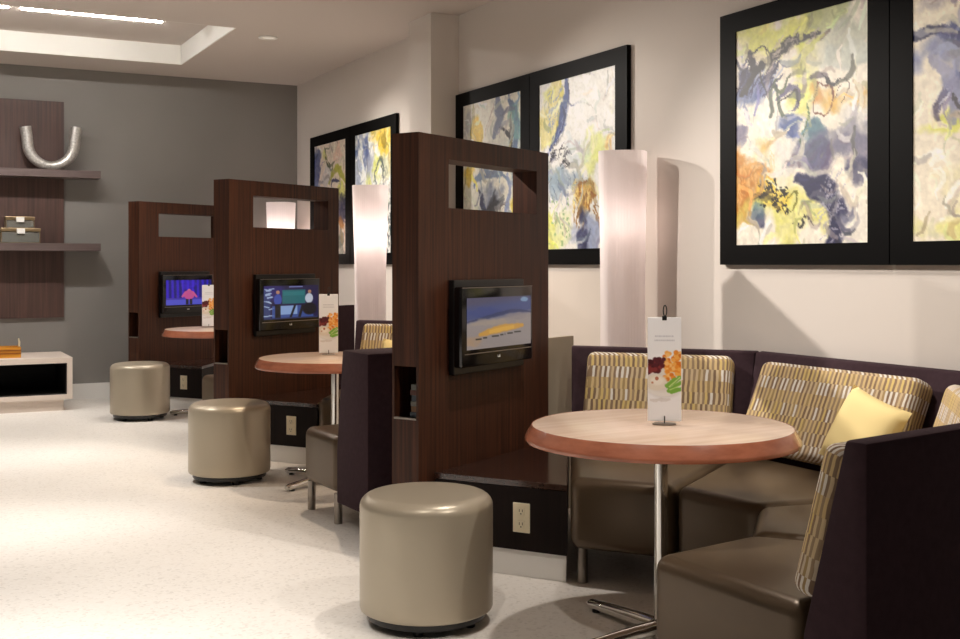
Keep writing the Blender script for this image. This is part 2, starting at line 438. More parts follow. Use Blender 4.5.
def art_b():
    p = Paint(190, 150, (230, 222, 204), 23)
    p.blob(.4, .05, .3, .08, LBLUE, .8); p.blob(.5, .1, .2, .06, PUR, .7); p.blob(.55, .34, .36, .16, (150, 160, 190), .85); p.blob(.3, .42, .12, .12, BLUE, .5)
    p.line([(-.02, .18), (.15, .22), (.34, .24), (.6, .2)], .04, NAVY, .95); p.line([(.25, .23), (.5, .21), (.8, .23)], .02, INK, .9)
    p.line([(.28, .45), (.3, .52), (.45, .58), (.8, .6), (1, .57)], .03, (84, 80, 84), .8)
    p.line([(.3, .38), (.34, .5), (.6, .56)], .028, TEAL, .9); p.line([(.12, .5), (.16, .42), (.26, .36)], .035, PUR, .85)
    p.hatch(.1, .7, .28, .5, 30, .12, -55, .007, (214, 214, 226), .6)
    p.blob(.2, .58, .22, .06, LIME, .8); p.blob(.7, .55, .2, .08, LIME, .5); p.blob(.5, .74, .4, .14, (222, 216, 180), .8); p.blob(.3, .3, .3, .12, (120, 128, 168), .8); p.blob(.12, .08, .14, .1, (176, 170, 176), .7); p.line([(.1, .3), (.22, .42), (.2, .56)], .05, (150, 152, 180), .8); p.line([(.45, .25), (.4, .45), (.52, .56)], .07, (134, 146, 186), .85); p.line([(.2, .45), (.32, .56), (.6, .62)], .02, (70, 66, 74), .85); p.blob(.3, .95, .25, .06, LIME, .5)
    p.blob(.5, .7, .14, .05, (180, 196, 170), .6); p.blob(.8, .85, .2, .1, LBLUE, .5); return finish_paint(p, 210)
def art_c():
    p = Paint(150, 116, (232, 232, 228), 31)
    p.blob(.14, .22, .18, .22, (216, 206, 130), .85); p.blob(.1, .1, .1, .08, LIME, .5); p.line([(.28, .0), (.3, .2), (.2, .36)], .03, (206, 196, 90), .8)
    p.line([(.36, -.03), (.37, .14), (.29, .3), (.06, .46)], .055, BLUE, .95, .4); p.line([(.4, .0), (.4, .14), (.3, .32)], .012, NAVY, .8)
    p.hatch(.1, .36, .08, .42, 22, .1, -60, .006, LBLUE, .7)
    p.blob(.18, .46, .14, .06, NAVY, .95); p.hatch(.1, .36, .4, .54, 18, .1, -30, .006, INK, .8)
    p.blob(.75, .4, .2, .2, (214, 222, 120), .75); p.blob(.93, .46, .07, .12, (232, 186, 120), .8); p.blob(.55, .2, .16, .1, (236, 238, 238), .8); p.blob(.5, .42, .2, .1, (206, 216, 222), .7); p.blob(.85, .15, .16, .12, (222, 220, 214), .7); p.blob(.2, .58, .24, .06, (140, 164, 184), .7)
    p.blob(.35, .62, .34, .07, (150, 170, 186), .75); p.hatch(.05, .7, .56, .7, 40, .06, 80, .006, (90, 110, 140), .5)
    p.blob(.6, .7, .22, .1, OCH, .85); p.hatch(.45, .8, .62, .84, 28, .09, 85, .009, (150, 100, 30), .7); p.hatch(.45, .8, .6, .8, 18, .08, 85, .008, (236, 220, 150), .7)
    p.blob(.62, .92, .2, .12, LBLUE, .8); p.blob(.57, .93, .09, .13, NAVY, .9); p.blob(.15, .88, .14, .14, LIME, .8); p.blob(.3, .85, .12, .12, (224, 230, 190), .8)
    p.dots(.1, .4, .7, .95, 40, .01, (160, 190, 140)); return finish_paint(p, 150)
def art_d():
    p = Paint(150, 116, (228, 226, 214), 47)
    p.blob(.1, .12, .14, .14, (176, 180, 188), .7); p.blob(.6, .3, .3, .2, (206, 206, 198), .7); p.blob(.85, .4, .2, .2, (168, 186, 186), .7); p.blob(.2, .7, .2, .14, (204, 210, 190), .7); p.line([(.22, .02), (.2, .2), (.3, .4)], .05, (150, 140, 90), .7)
    p.blob(.32, .24, .14, .2, YEL, .9); p.blob(.1, .46, .2, .08, YEL, .8); p.blob(.7, .44, .1, .05, YEL, .8)
    p.line([(.62, .0), (.66, .16), (.55, .24)], .06, (110, 120, 148), .9); p.line([(.8, .02), (.92, .2), (.9, .5), (1, .7)], .07, (86, 110, 146), .9)
    p.blob(.9, .18, .12, .16, (130, 180, 170), .7); p.line([(.68, .2), (.8, .28), (.86, .4)], .022, INK, .9); p.blob(.45, .38, .16, .06, TEAL, .85)
    p.line([(.2, .55), (.3, .5), (.5, .48), (.75, .55)], .05, (110, 130, 160), .85)
    p.blob(.45, .66, .26, .18, (130, 138, 160), .9); p.blob(.52, .76, .14, .14, INK, .95); p.line([(.3, .6), (.38, .72), (.5, .9)], .04, NAVY, .9); p.line([(.75, .52), (.8, .7), (.72, .95)], .04, LBLUE, .85)
    p.blob(.12, .88, .16, .12, LIME, .9); p.blob(.95, .7, .1, .14, (214, 190, 50), .9); p.blob(.92, .86, .08, .1, (120, 140, 90), .7); return finish_paint(p, 150)
def art_e():
    p = Paint(150, 112, (228, 230, 226), 59)
    p.blob(.22, .1, .2, .14, BLUE, .85); p.blob(.36, .22, .12, .16, (100, 112, 150), .8); p.blob(.1, .3, .1, .15, LBLUE, .6); p.blob(.45, .3, .14, .2, (188, 192, 200), .7); p.blob(.8, .3, .2, .16, (206, 206, 170), .7)
    p.blob(.74, .1, .3, .13, YEL, .9); p.blob(.82, .1, .1, .05, (130, 110, 40), .7); p.blob(.6, .3, .12, .14, LIME, .7)
    p.line([(.62, .45), (.58, .34), (.7, .25), (.78, .32), (.7, .42)], .025, (96, 110, 110), .9); p.line([(.72, .3), (.8, .44), (.74, .5)], .02, (70, 80, 84), .8)
    p.blob(.4, .5, .12, .12, LIME, .6); p.blob(.9, .62, .12, .12, (150, 160, 150), .7); p.hatch(.75, 1, .55, .95, 30, .1, 70, .012, (90, 100, 104), .7)
    p.blob(.3, .8, .2, .15, LBLUE, .6); p.blob(.5, .92, .2, .08, OCH, .6); return finish_paint(p, 150)
def art_f():
    p = Paint(150, 112, (226, 214, 200), 61)
    p.blob(.12, .2, .14, .22, (70, 84, 140), .9); p.blob(.1, .42, .14, .1, LBLUE, .8); p.blob(.4, .32, .2, .14, (196, 196, 204), .7); p.blob(.6, .5, .16, .12, (210, 200, 150), .7); p.blob(.3, .55, .2, .12, (150, 156, 186), .7); p.line([(.34, .05), (.4, .14), (.52, .22)], .045, (76, 88, 60), .9); p.blob(.3, .1, .1, .06, LIME, .6)
    p.blob(.75, .12, .2, .1, (230, 200, 182), .9); p.line([(.5, .38), (.62, .28), (.8, .26), (1, .36)], .05, (176, 176, 80), .9); p.line([(.56, .4), (.66, .34), (.84, .36)], .03, NAVY, .8)
    p.blob(.86, .44, .1, .1, LIME, .7); p.blob(.86, .64, .14, .14, NAVY, .9); p.blob(.84, .74, .12, .06, ORA, .9); p.blob(.5, .6, .2, .14, LIME, .6)
    p.blob(.8, .84, .14, .1, (70, 80, 60), .7); p.blob(.3, .85, .2, .12, LBLUE, .6); return finish_paint(p, 150)
def tv_sunset():
    p = Paint(66, 100, (150, 138, 134), 3); k = p.y+.14*p.x-.06
    p.mix(np.clip((.46-k)*9, 0, 1), (62, 74, 122)); p.mix(np.clip((.2-k)*7, 0, 1)*.8, (78, 72, 92)); p.blob(.25, .3, .4, .08, (50, 64, 124), .7)
    p.line([(.0, .47), (.35, .38), (.7, .3), (1.0, .34)], .03, (40, 48, 86), .7); p.blob(.3, .5, .4, .08, (168, 150, 132), .7); p.blob(.8, .4, .25, .07, (140, 128, 128), .8)
    p.line([(.2, .72), (.5, .64), (.85, .6)], .06, (206, 150, 62), .95, .3); p.line([(.35, .68), (.7, .62)], .03, (226, 172, 70), .8); p.blob(.1, .85, .2, .14, (176, 140, 104), .7)
    p.blob(.9, .08, .07, .05, (150, 190, 220), .9)
    for x0, x1 in ((.13, .22), (.24, .30), (.33, .335), (.37, .48), (.50, .55), (.575, .58), (.61, .70), (.72, .83)): p.rect(x0, x1, .80-.12*x0, .835-.12*x0, (34, 34, 30), .85)
    return p.im
def tv_studio():
    p = Paint(66, 100, (26, 22, 70), 4)
    p.blob(.15, .2, .3, .3, (50, 40, 130), .7, rag=.3); p.rect(.33, .75, .14, .55, (30, 110, 116), .95); p.rect(.35, .73, .18, .3, (44, 132, 136), .5)
    p.rect(.0, .12, .1, .95, (60, 80, 130), .7); p.hatch(.0, .12, .1, .9, 16, .08, 0, .012, (180, 200, 230), .9); p.rect(.45, .7, .03, .06, (150, 160, 220), .8)
    p.rect(.15, .9, .6, 1, (64, 96, 170), .8); p.rect(.3, .6, .6, .86, (150, 180, 226), .9)
    p.line([(.48, .95), (.56, .6)], .025, (14, 14, 24), 1, 0, False); p.line([(.64, .95), (.7, .62)], .03, (14, 14, 24), 1, 0, False)
    p.disc(.25, .2, .035, .06, (190, 140, 110)); p.disc(.25, .42, .075, .18, (60, 80, 170)); p.rect(.2, .3, .55, .98, (14, 14, 24))
    p.disc(.83, .2, .035, .06, (180, 130, 100)); p.disc(.82, .4, .08, .16, (200, 206, 220)); p.disc(.83, .72, .14, .2, (14, 14, 24)); p.rect(0, 1, .95, 1, (40, 50, 90)); return p.im
def tv_stage():
    p = Paint(56, 84, (20, 10, 120), 5)
    for x in np.arange(.03, 1, .11): p.line([(x, -.05), (x+.01, .75)], .03, (58, 24, 220), .8, .3, False)
    p.blob(.45, .2, .2, .3, (70, 30, 230), .6); p.rect(0, 1, .72, 1, (88, 92, 220), .9); p.rect(0, 1, .72, .78, (60, 40, 160), .8)
    p.disc(.5, .42, .035, .06, (220, 120, 140)); p.disc(.5, .6, .13, .2, (206, 80, 150)); p.line([(.42, .5), (.36, .66)], .03, (214, 90, 150), 1, 0); p.line([(.58, .5), (.66, .68)], .03, (214, 90, 150), 1, 0)
    p.rect(.43, .49, .76, .98, (10, 8, 30)); p.rect(.51, .57, .76, .98, (10, 8, 30)); return p.im
def card_art():
    p = Paint(200, 64, (242, 242, 244), 7)
    for y0, x0, x1 in ((.172, .22, .78), (.212, .20, .80)):          # two lines of small pale capitals
        x = x0
        while x < x1:
            w = p.rng.uniform(.03, .06); p.rect(x, min(x+w, x1), y0, y0+.014, (206, 206, 212)); x += w+.018
    p.disc(.5, .60, .70, .20, (206, 200, 194), .8, .3); p.disc(.46, .585, .66, .185, (236, 233, 228), 1, .06); p.disc(.46, .575, .6, .165, (222, 214, 206), .9, .3)
    for i in range(95): p.disc(p.rng.uniform(.5, 1.0), p.rng.uniform(.33, .60), .08, .024, [(236, 146, 46), (244, 176, 84), (222, 122, 30), (248, 196, 120)][i % 4], 1, .35)
    for i in range(60): p.disc(p.rng.uniform(.0, .48), p.rng.uniform(.40, .54), .08, .024, [(96, 28, 32), (70, 18, 26), (130, 50, 50), (84, 30, 40)][i % 4], 1, .35)
    p.disc(.26, .63, .36, .085, (232, 222, 206), 1, .2); p.disc(.28, .615, .24, .05, (244, 236, 224), .9, .4); p.disc(.27, .59, .06, .02, (176, 100, 70), .9); p.disc(.14, .63, .04, .012, (190, 120, 80), .8)
    for a, b in (((.6, .67), (.95, .58)), ((.64, .70), (.98, .63)), ((.62, .71), (.99, .69)), ((.7, .72), (.9, .70)), ((.56, .66), (.8, .6))): p.line([a, b], .07, (122, 176, 66), 1, .4)
    p.line([(.64, .67), (.95, .58)], .02, (206, 226, 150), .9); p.line([(.66, .70), (.95, .66)], .018, (196, 220, 140), .9)
    p.blob(.45, .80, .42, .02, (200, 190, 182), .5); return p.im

# ------------------------------------------------------------------ the room
XW, YG, ZC = 3.806, 11.47, 3.161
XL, YB = -5.0, -2.5
struct('floor', bx(XL, XW+.15, YB, YG+.15, -.1, 0), M['floor'])
CX0, CX1, CY0, CY1 = -2.0, 2.45, 8.88, 10.77
bm = bmesh.new()
box(bm, XL, XW+.15, YB, CY0, ZC, ZC+.3); box(bm, XL, XW+.15, CY1, YG+.15, ZC, ZC+.3)
box(bm, CX1, XW+.15, CY0, CY1, ZC, ZC+.3); box(bm, XL, CX0, CY0, CY1, ZC, ZC+.3)
struct('ceiling', bm, M['ceil'])
bm = bmesh.new(); t_ = .012
box(bm, CX0, CX1, CY1-t_, CY1, ZC+.001, ZC+.18); box(bm, CX0, CX1, CY0, CY0+t_, ZC+.001, ZC+.18)
box(bm, CX1-t_, CX1, CY0+t_, CY1-t_, ZC+.001, ZC+.18); box(bm, CX0, CX0+t_, CY0+t_, CY1-t_, ZC+.001, ZC+.18)
struct('trim_1', bm, M['coffer'])
struct('trim_2', bx(CX0, CX1, CY0, CY1, ZC+.18, ZC+.26), M['ceil'])
struct('wall_right', bx(XW, XW+.15, YB, YG+.15, 0, ZC), M['cream'])
struct('wall_back', bx(XL, XW, YG, YG+.15, 0, ZC), M['grey'])
struct('wall_pillar', bx(3.575, XW-.001, 7.665, 8.06, 0, ZC-.001), M['cream'])
struct('baseboard_back', bx(XL, XW, YG-.015, YG-.001, 0, .15), M['base'])
bm = bmesh.new(); box(bm, XW-.014, XW-.001, YB, 7.66, 0, .12); box(bm, XW-.014, XW-.001, 8.07, YG-.016, 0, .12)
struct('baseboard_right', bm, M['base'])

# ------------------------------------------------------------------ booth furniture
PITCH = 3.03
A30 = R(29.87)
PL, PT, PH = 1.127, .14, 1.86
def partition(label):
    t = thing('media_partition', label, 'partition', (2.002, 4.418, 0), A30, 'tall dark wood screens between the booths')
    bm = bmesh.new()
    xs0, xs1, z0, z1 = .228, 1.008, 1.546, 1.76
    nz0, nz1 = .633, .86
    box(bm, xs1, PL, 0, PT, 0, PH)
    box(bm, xs0, xs1, 0, PT, 0, z0); box(bm, xs0, xs1, 0, PT, z1, PH)
    box(bm, 0, xs0, 0, PT, nz1, PH); box(bm, 0, xs0, 0, PT, 0, nz0)
    box(bm, 0, xs0, 0, .012, nz0, nz1); box(bm, 0, xs0, PT-.012, PT, nz0, nz1)
    bmesh.ops.remove_doubles(bm, verts=bm.verts, dist=1e-5)
    finish('panel', bm, M['wenge'], t, 0)
    finish('niche_lip', bx(-.004, .02, .012, PT-.012, nz0, nz0+.008), M['steel'], t, 0)
    return t
part1 = partition('nearest of the three tall dark wood partitions, showing a sunset on its screen')
part2 = copy_tree(part1, (2.002, 4.418+PITCH, 0), A30, 'middle tall dark wood partition, behind the round table with orange-lit top')
part3 = copy_tree(part1, (2.002, 4.418+2*PITCH, 0), A30, 'farthest tall dark wood partition, with the purple-lit screen, by the grey wall')

def on_part(k, x, y, z):
    return (2.002+x*math.cos(A30)-y*math.sin(A30), 4.418+PITCH*k+x*math.sin(A30)+y*math.cos(A30), z)
def bar_logo(parent, x, y, z, s):
    bm = bmesh.new()
    def b(x0, x1, z0, z1): box(bm, x+x0*s, x+x1*s, y-.001, y, z+z0*s, z+z1*s)
    b(0, .3, 0, 1.2); b(.3, 1.0, 0, .3)
    b(1.4, 1.7, 0, 1.2); b(1.7, 2.5, .9, 1.2); b(1.7, 2.5, 0, .3); b(2.2, 2.5, .3, .65); b(1.95, 2.2, .4, .65)
    o = finish('logo', bm, M['white'], parent, 0)
    return o
def television(k, label, img, tilt):
    t = thing('television', label, 'television', on_part(k, .50, -.0, 1.022), A30, 'flat screens on the partitions')
    # local: x along the partition, y negative toward the viewer
    finish('mount_plate', bx(-.275, .33, -.03, -.002, -.215, .205, bev=.004), M['black'], t, 0)
    finish('mount_arm', bx(-.05, .05, -.048, -.03, -.05, .05), M['black'], t, 0)
    bm = bx(-.305, .305, -.093, -.048, -.178, .175, bev=.008, seg=2)
    finish('housing', bm, M['blackgloss'], t, 30)
    picture('screen', img*.86, .556, .228, M['screen'], t, (.008, -.0945, .012), (0, 0, 0))
    finish('trim_strip', bx(-.285, .29, -.095, -.093, -.122, -.118), M['steel'], t, 0)
    finish('top_trim', bx(-.3, .3, -.095, -.091, .170, .173), M['steel'], t, 0)
    bar_logo(t, -.012, -.0935, -.148, .0085)
    return t
television(0, 'flat television on the nearest partition, showing a blue and orange sunset sky', tv_sunset(), 0)
television(1, 'flat television on the middle partition, showing two presenters in a studio', tv_studio(), 0)
television(2, 'flat television on the farthest partition, showing a figure on a purple stage', tv_stage(), 0)

# brochures in the nearest niche
bc = [(126, 150, 170), (196, 130, 60), (190, 190, 180), (90, 110, 130), (150, 70, 50), (170, 170, 160)]
bl = ['slim blue-grey brochure lowest of the pile in the niche of the nearest partition', 'orange brochure lying second from the bottom in the partition niche', 'pale grey brochure lying third from the bottom in the partition niche',
      'slate blue brochure lying third from the top in the partition niche', 'rust red brochure lying second from the top in the partition niche', 'off-white brochure on top of the pile in the partition niche']
zz = .6415
for i, c in enumerate(bc):
    h = .021+.004*(i % 2)
    o = finish('brochure', bx(-.09, .09, -.042, -.002, 0, h, bev=.001, seg=1), plain('brochure_cover', tuple(int(q*.5) for q in c), .5), None, 0, on_part(0, .115, .062, zz), (0, 0, A30+R((-3, 2, 0, 3, -2, 1)[i])))
    tag(o, bl[i], 'brochure', 'brochures in the partition niche'); zz += h+.0006

# wedge bench with power socket
def bench(label):
    t = thing('storage_bench', label, 'bench', (2.46, 4.35, 0), 0, 'low dark wedge benches at the foot of the partitions')
    P = [(2.095, 4.452), (2.450, 3.945), (3.145, 5.05), (2.985, 4.968)]
    P = [(x-2.46, y-4.35) for x, y in P]
    bm = bmesh.new(); prism(bm, P, .112, .372); finish('body', bm, M['wengefront'], t, 0)
    bm = bmesh.new(); prism(bm, P, .373, .40, .002, 1); finish('top', bm, M['wengetop'], t, 0)
    c = Vector((sum(p[0] for p in P)/4, sum(p[1] for p in P)/4))
    Q = [tuple(c+(Vector(p)-c)*.97) for p in P]
    bm = bmesh.new(); prism(bm, Q, 0, .112); finish('toe_kick', bm, M['base'], t, 0)
    a, b = Vector(P[0]), Vector(P[1]); d = (b-a).normalized(); n = Vector((d.y, -d.x))
    if n.dot(c-a) > 0: n = -n
    ang = math.atan2(d.y, d.x)
    m = a+(b-a)*.67+n*.001
    pl = finish('outlet_plate', bx(-.0385, .0385, -.006, 0, -.061, .061, bev=.002, seg=1), M['ivory'], t, 0, (m.x, m.y, .248), (0, 0, ang))
    for s in (-1, 1):
        bm = bmesh.new(); box(bm, -.017, .017, -.009, -.006, s*.027-.017, s*.027+.017, bev=.003)
        rc = finish('receptacle', bm, M['ivory'], pl, 0)
    for s in (-1, 1):
        bm = bmesh.new()
        for sx in (-.007, .007): box(bm, sx-.0015, sx+.0015, -.0095, -.009, s*.027-.002, s*.027+.009)
        box(bm, -.003, .003, -.0095, -.009, s*.027-.012, s*.027-.007)
        finish('socket_slots', bm, M['slot'], pl, 0)
    return t
be = bench('nearest dark wedge bench with ivory power outlet, right behind the front drum stool')
copy_tree(be, (2.46, 4.35+PITCH, 0), 0, 'low dark wedge bench at the foot of the middle partition, behind the second drum stool')
copy_tree(be, (2.46, 4.35+2*PITCH, 0), 0, 'low dark wedge bench at the foot of the farthest partition')

bm = bmesh.new()
def panel_between(a, b, h, mat, label):
    a, b = Vector(a), Vector(b); d = (b-a).normalized(); n = Vector((-d.y, d.x))*.012
    bm = bmesh.new(); prism(bm, [a-n, b-n, b+n, a+n], 0, h)
    o = finish('low_side_panel', bm, mat, None, 0)
    return tag(o, label, 'panel')
panel_between((2.995, 5.06), (3.25, 5.19), .915, M['beige'], 'narrow beige panel closing the gap between nearest partition and sofa')
panel_between((2.995, 5.06+PITCH), (3.16, 5.15+PITCH), .985, M['purple'], 'narrow dark panel between the middle partition and the sofa behind its table')

# sofa sections: a ring of wedge units round the table
Fp = [(2.435, 3.905), (2.70, 3.56), (2.75, 3.15), (2.45, 2.835), (2.003, 2.765)]
Rp = [(3.165, 5.06), (3.785, 4.31), (3.785, 2.96), (3.03, 2.14), (2.05, 1.97)]
def rounded_cushion(w, h, t, bev):
    bm = bmesh.new()
    nx, nz = 14, 10
    box(bm, -w/2, w/2, -t, 0, 0, h)
    es = list(bm.edges)
    bmesh.ops.bevel(bm, geom=es, offset=bev, segments=5, profile=.5, affect='EDGES')
    return bm
def section(i, label, tb, tt, cw, cthick, lean, coff=0, loc_off=(0, 0), trim=0):
    F0, F1, R0, R1 = [Vector(p) for p in (Fp[i], Fp[i+1], Rp[i], Rp[i+1])]
    F0 = F0.lerp(F1, trim); R0 = R0.lerp(R1, trim)
    cen = (F0+F1+R0+R1)/4
    t = thing('sofa_section', label, 'sofa', (cen.x+loc_off[0], cen.y+loc_off[1], 0), 0, 'wedge sofa units round the booth tables')
    F0, F1, R0, R1 = F0-cen, F1-cen, R0-cen, R1-cen
    dr = (R1-R0).normalized(); nf = Vector((dr.y, -dr.x))
    if nf.dot((F0+F1)/2-(R0+R1)/2) < 0: nf = -nf
    e = .004
    def along(Rv, Fv, dist):
        s = Fv-Rv; return Rv+s*(dist/s.dot(nf))
    F0i, F1i = F0+(F1-F0).normalized()*e, F1-(F1-F0).normalized()*e
    R0i, R1i = R0+dr*e, R1-dr*e
    s0, s1 = along(R0i, F0i, tb+.004), along(R1i, F1i, tb+.004)
    bm = bmesh.new(); prism(bm, [F0i, F1i, s1, s0], .15, .44, .045, 5)
    finish('seat', bm, M['vinyl'], t, 60)
    b0, b1 = along(R0i, F0i, tb), along(R1i, F1i, tb); u0, u1 = along(R0i, F0i, tt), along(R1i, F1i, tt)
    zb = .43
    bm = bmesh.new()
    # backrest profile: upright rear, front leaning from the seat line up
    def V(p, z): return bm.verts.new((p.x, p.y, z))
    va = [V(R0i, .11), V(b0, .11), V(b0, zb-.06), V(u0, .875), V(R0i, .875)]
    vb = [V(R1i, .11), V(b1, .11), V(b1, zb-.06), V(u1, .875), V(R1i, .875)]
    fs = [bm.faces.new(va), bm.faces.new(vb[::-1])]
    for k in range(5): fs.append(bm.faces.new((va[k], vb[k], vb[(k+1) % 5], va[(k+1) % 5])))
    bmesh.ops.recalc_face_normals(bm, faces=fs)
    bmesh.ops.bevel(bm, geom=list(bm.edges), offset=.010, segments=2, profile=.5, affect='EDGES')
    finish('backrest', bm, M['purple'], t, 40)
    # loose-look striped back cushion leaning on the backrest
    la = R(lean); mid = (b0+b1)/2 + dr*coff
    base = mid - nf*((tb-tt)*(.06/(.875-.37))) + nf*.004
    ang = math.atan2(-nf.y, -nf.x)-math.pi/2     # local +y points to the rear
    if cw: bm = rounded_cushion(cw, .41, cthick, min(.038, cthick*.42))
    if cw: finish('back_cushion', bm, M['stripe'], t, 60, (base.x, base.y, .442), (-la, 0, ang))
    for p, q in ((F0i, s0), (F1i, s1)):
        ctr = (F0i+F1i+s0+s1)/4
        for w, k in ((p, .16), (q, .10)):
            g = w+(ctr-w)*k
            bm = bmesh.new(); cyl(bm, 0, 0, 0, .152, .021, n=20)
            finish('leg', bm, M['steel'], t, 40, (g.x, g.y, 0))
    g0, g1 = R0i+(R1i-R0i)*.07+nf*.05, R1i-(R1i-R0i)*.07+nf*.05
    for g in (g0, g1):
        bm = bmesh.new(); cyl(bm, 0, 0, 0, .112, .019, n=20)
        finish('leg', bm, M['steel'], t, 40, (g.x, g.y, 0))
    return t
s1 = section(0, 'bronze sofa unit with striped back cushion left of the nearest round table, facing the viewer', .24, .10, .72, .12, 17)
s2 = section(1, 'bronze sofa unit along the cream wall under the paintings, yellow pillow on it', .32, .09, .90, .12, 24, -.03)
s3 = section(2, 'bronze sofa corner unit behind the foreground unit, its cushion cut off at the right edge', .24, .10, .74, .12, 17)
s4 = section(3, 'bronze sofa unit in the right foreground with its dark aubergine back to the viewer', .20, .065, .80, .08, 15, .0)
def shift(o, dx, dy): return (o.location.x+dx, o.location.y+dy, 0)
copy_tree(s1, shift(s1, 0, PITCH), 0, 'sofa unit with striped cushion behind the middle table, below the middle floor lamp')
section(3, 'dark-backed sofa unit standing left against the nearest partition, bronze seat toward the middle table', .36, .29, 0, 0, 0, 0, (-.05, PITCH), .25)
copy_tree(s4, shift(s4, .15, 2*PITCH+.02), 0, 'sofa unit showing only a sliver of bronze seat left of the middle partition')

def pillow(label, loc, rot, s=.38):
    bm = bmesh.new(); n = 14; top = []; bot = []
    for j in range(n+1):
        ra, rb = [], []
        for i in range(n+1):
            u, v = 2*i/n-1, 2*j/n-1
            pinch = 1-.07*(1-abs(u)**2)*(abs(v)**3) - .07*(1-abs(v)**2)*(abs(u)**3)
            th = .055*((1-u**4)*(1-v**4))**.6+.003*math.sin(5*u+2*v)*(1-u*u)*(1-v*v)
            x, z = u*s/2*pinch, v*s/2*pinch
            a = bm.verts.new((x, -th, z)); ra.append(a)
            rb.append(a if i in (0, n) or j in (0, n) else bm.verts.new((x, th, z)))
        top.append(ra); bot.append(rb)
    for j in range(n):
        for i in range(n):
            bm.faces.new((top[j][i], top[j][i+1], top[j+1][i+1], top[j+1][i]))
            bm.faces.new((bot[j][i], bot[j+1][i], bot[j+1][i+1], bot[j][i+1]))
    o = finish('throw_pillow', bm, M['yellow'], None, 80, loc, rot)
    return tag(o, label, 'pillow', 'yellow throw pillows')
pillow('plain yellow throw pillow leaning on the striped cushion at the right', (3.33, 3.21, .645), (R(-22), R(15), R(-92)), .31)
pillow('bright yellow throw pillow in the middle booth, half hidden by the nearest partition', (3.10, 7.13, .625), (R(-18), R(3), R(-46)), .32)

# drum stools
def stool(label):
    t = thing('drum_stool', label, 'stool', (1.745, 3.781, 0), 0, 'pewter drum stools along the aisle')
    r, zt = .2425, .474; prof = [(0, .05), (r-.012, .05), (r-.003, .054), (r, .062)]
    prof += [(r, .06+(zt-.052-.06)*k/6) for k in range(1, 7)]
    for k in range(1, 9):
        a = math.pi/2*k/8; prof.append((r-.052+.052*math.cos(a), zt-.052+.045*math.sin(a)))
    prof += [(r-.10, zt-.004), (r-.16, zt-.001), (0, zt)]
    bm = bmesh.new(); lathe(bm, prof, 72); finish('upholstery', bm, M['drum'], t, 60)
    bm = bmesh.new(); lathe(bm, [(0, .024), (.215, .024), (.218, .03), (.218, .049), (0, .049)], 48); finish('base_ring', bm, M['black'], t, 40)
    for k in range(5):
        a = R(20+72*k); bm = bmesh.new(); cyl(bm, 0, 0, 0, .0245, .018, .024, 16)
        finish('foot', bm, M['black'], t, 40, (.175*math.cos(a), .175*math.sin(a), 0))
    return t
st = stool('pewter vinyl drum stool nearest the viewer, in front of the low bench')
copy_tree(st, (1.83, 6.79, 0), R(30), 'second pewter vinyl drum stool, beside the middle partition')
copy_tree(st, (1.885, 9.815, 0), R(50), 'farthest pewter vinyl drum stool, near the grey wall')

# pedestal tables
def table(label, x, y, rz):
    t = thing('pedestal_table', label, 'table', (x, y, 0), rz, 'round pedestal tables in the booths')
    bm = bmesh.new(); lathe(bm, [(0, .700), (.446, .700), (.446, .7395), (.444, .7405), (0, .7405)], 96); finish('tabletop', bm, M['laminate'], t, 40)
    bm = bmesh.new(); lathe(bm, [(.4465, .7405), (.449, .7405), (.4715, .701), (.473, .696), (.470, .686), (.4465, .686), (.4465, .7405)], 96); finish('edge_band', bm, M['edge'], t, 50)
    bm = bmesh.new(); lathe(bm, [(0, .68), (.13, .68), (.13, .6995), (0, .6995)], 32); finish('mounting_plate', bm, M['black'], t, 40)
    bm = bmesh.new(); cyl(bm, 0, 0, .04, .6795, .0235, n=32); finish('column', bm, M['chrome'], t, 40)
    bm = bmesh.new(); lathe(bm, [(0, .012), (.045, .012), (.05, .03), (.038, .055), (.028, .06), (0, .06)], 32); finish('hub', bm, M['chrome'], t, 40)
    for k in range(4):
        bm = bmesh.new(); tube(bm, [(.03, 0, .042), (.12, 0, .04), (.3, 0, .03), (.385, 0, .024), (.405, 0, .022)], [.03, .028, .024, .022, .014], 14, .85)
        f = finish('foot', bm, M['chrome'], t, 50, (0, 0, 0), (0, 0, R(90*k)))
        bm = bmesh.new(); cyl(bm, .36, 0, 0, .012, .016, n=14); finish('glide', bm, M['black'], f, 40)
    return t
tb = table('nearest round pedestal table with beige top and reddish wood edge', 2.381, 3.220, R(5))
copy_tree(tb, (2.375, 6.45, 0), R(27), 'middle round pedestal table, in front of the studio television')
copy_tree(tb, (2.53, 9.75, 0), R(-20), 'farthest round pedestal table, in front of the purple-lit television')

def menu(label, x, y, head):
    t = thing('menu_card', label, 'menu card', (x, y, .741), head, 'upright menu cards on the booth tables')
    bm = bmesh.new(); lathe(bm, [(0, 0), (.04, 0), (.042, .003), (.036, .006), (0, .006)], 32)
    for v in bm.verts: v.co.y *= .62
    finish('base', bm, M['steel'], t, 40)
    finish('card', bx(-.058, .058, -.003, .003, .012, .372, bev=.0008, seg=1), M['card'], t, 0)
    picture('printed_front', card_img, .114, .354, M['print'], t, (0, -.0036, .192), (0, 0, 0))
    finish('stem', bx(-.002, .002, -.0055, -.0037, .006, .03), M['black'], t, 0)
    finish('clip', bx(-.008, .008, -.006, .006, .362, .377, bev=.002), M['black'], t, 0)
    bm = bmesh.new(); pts = [(.006*math.sin(a)+.002, 0, .395-.019*math.cos(a)) for a in np.linspace(0, 2*math.pi, 20)]
    tube(bm, pts, .002, 8); finish('ring', bm, M['black'], t, 60)
    return t
card_img = card_art()
mc = menu('upright menu card with a photo of fruit on the nearest round table', 2.397, 3.222, R(-32))
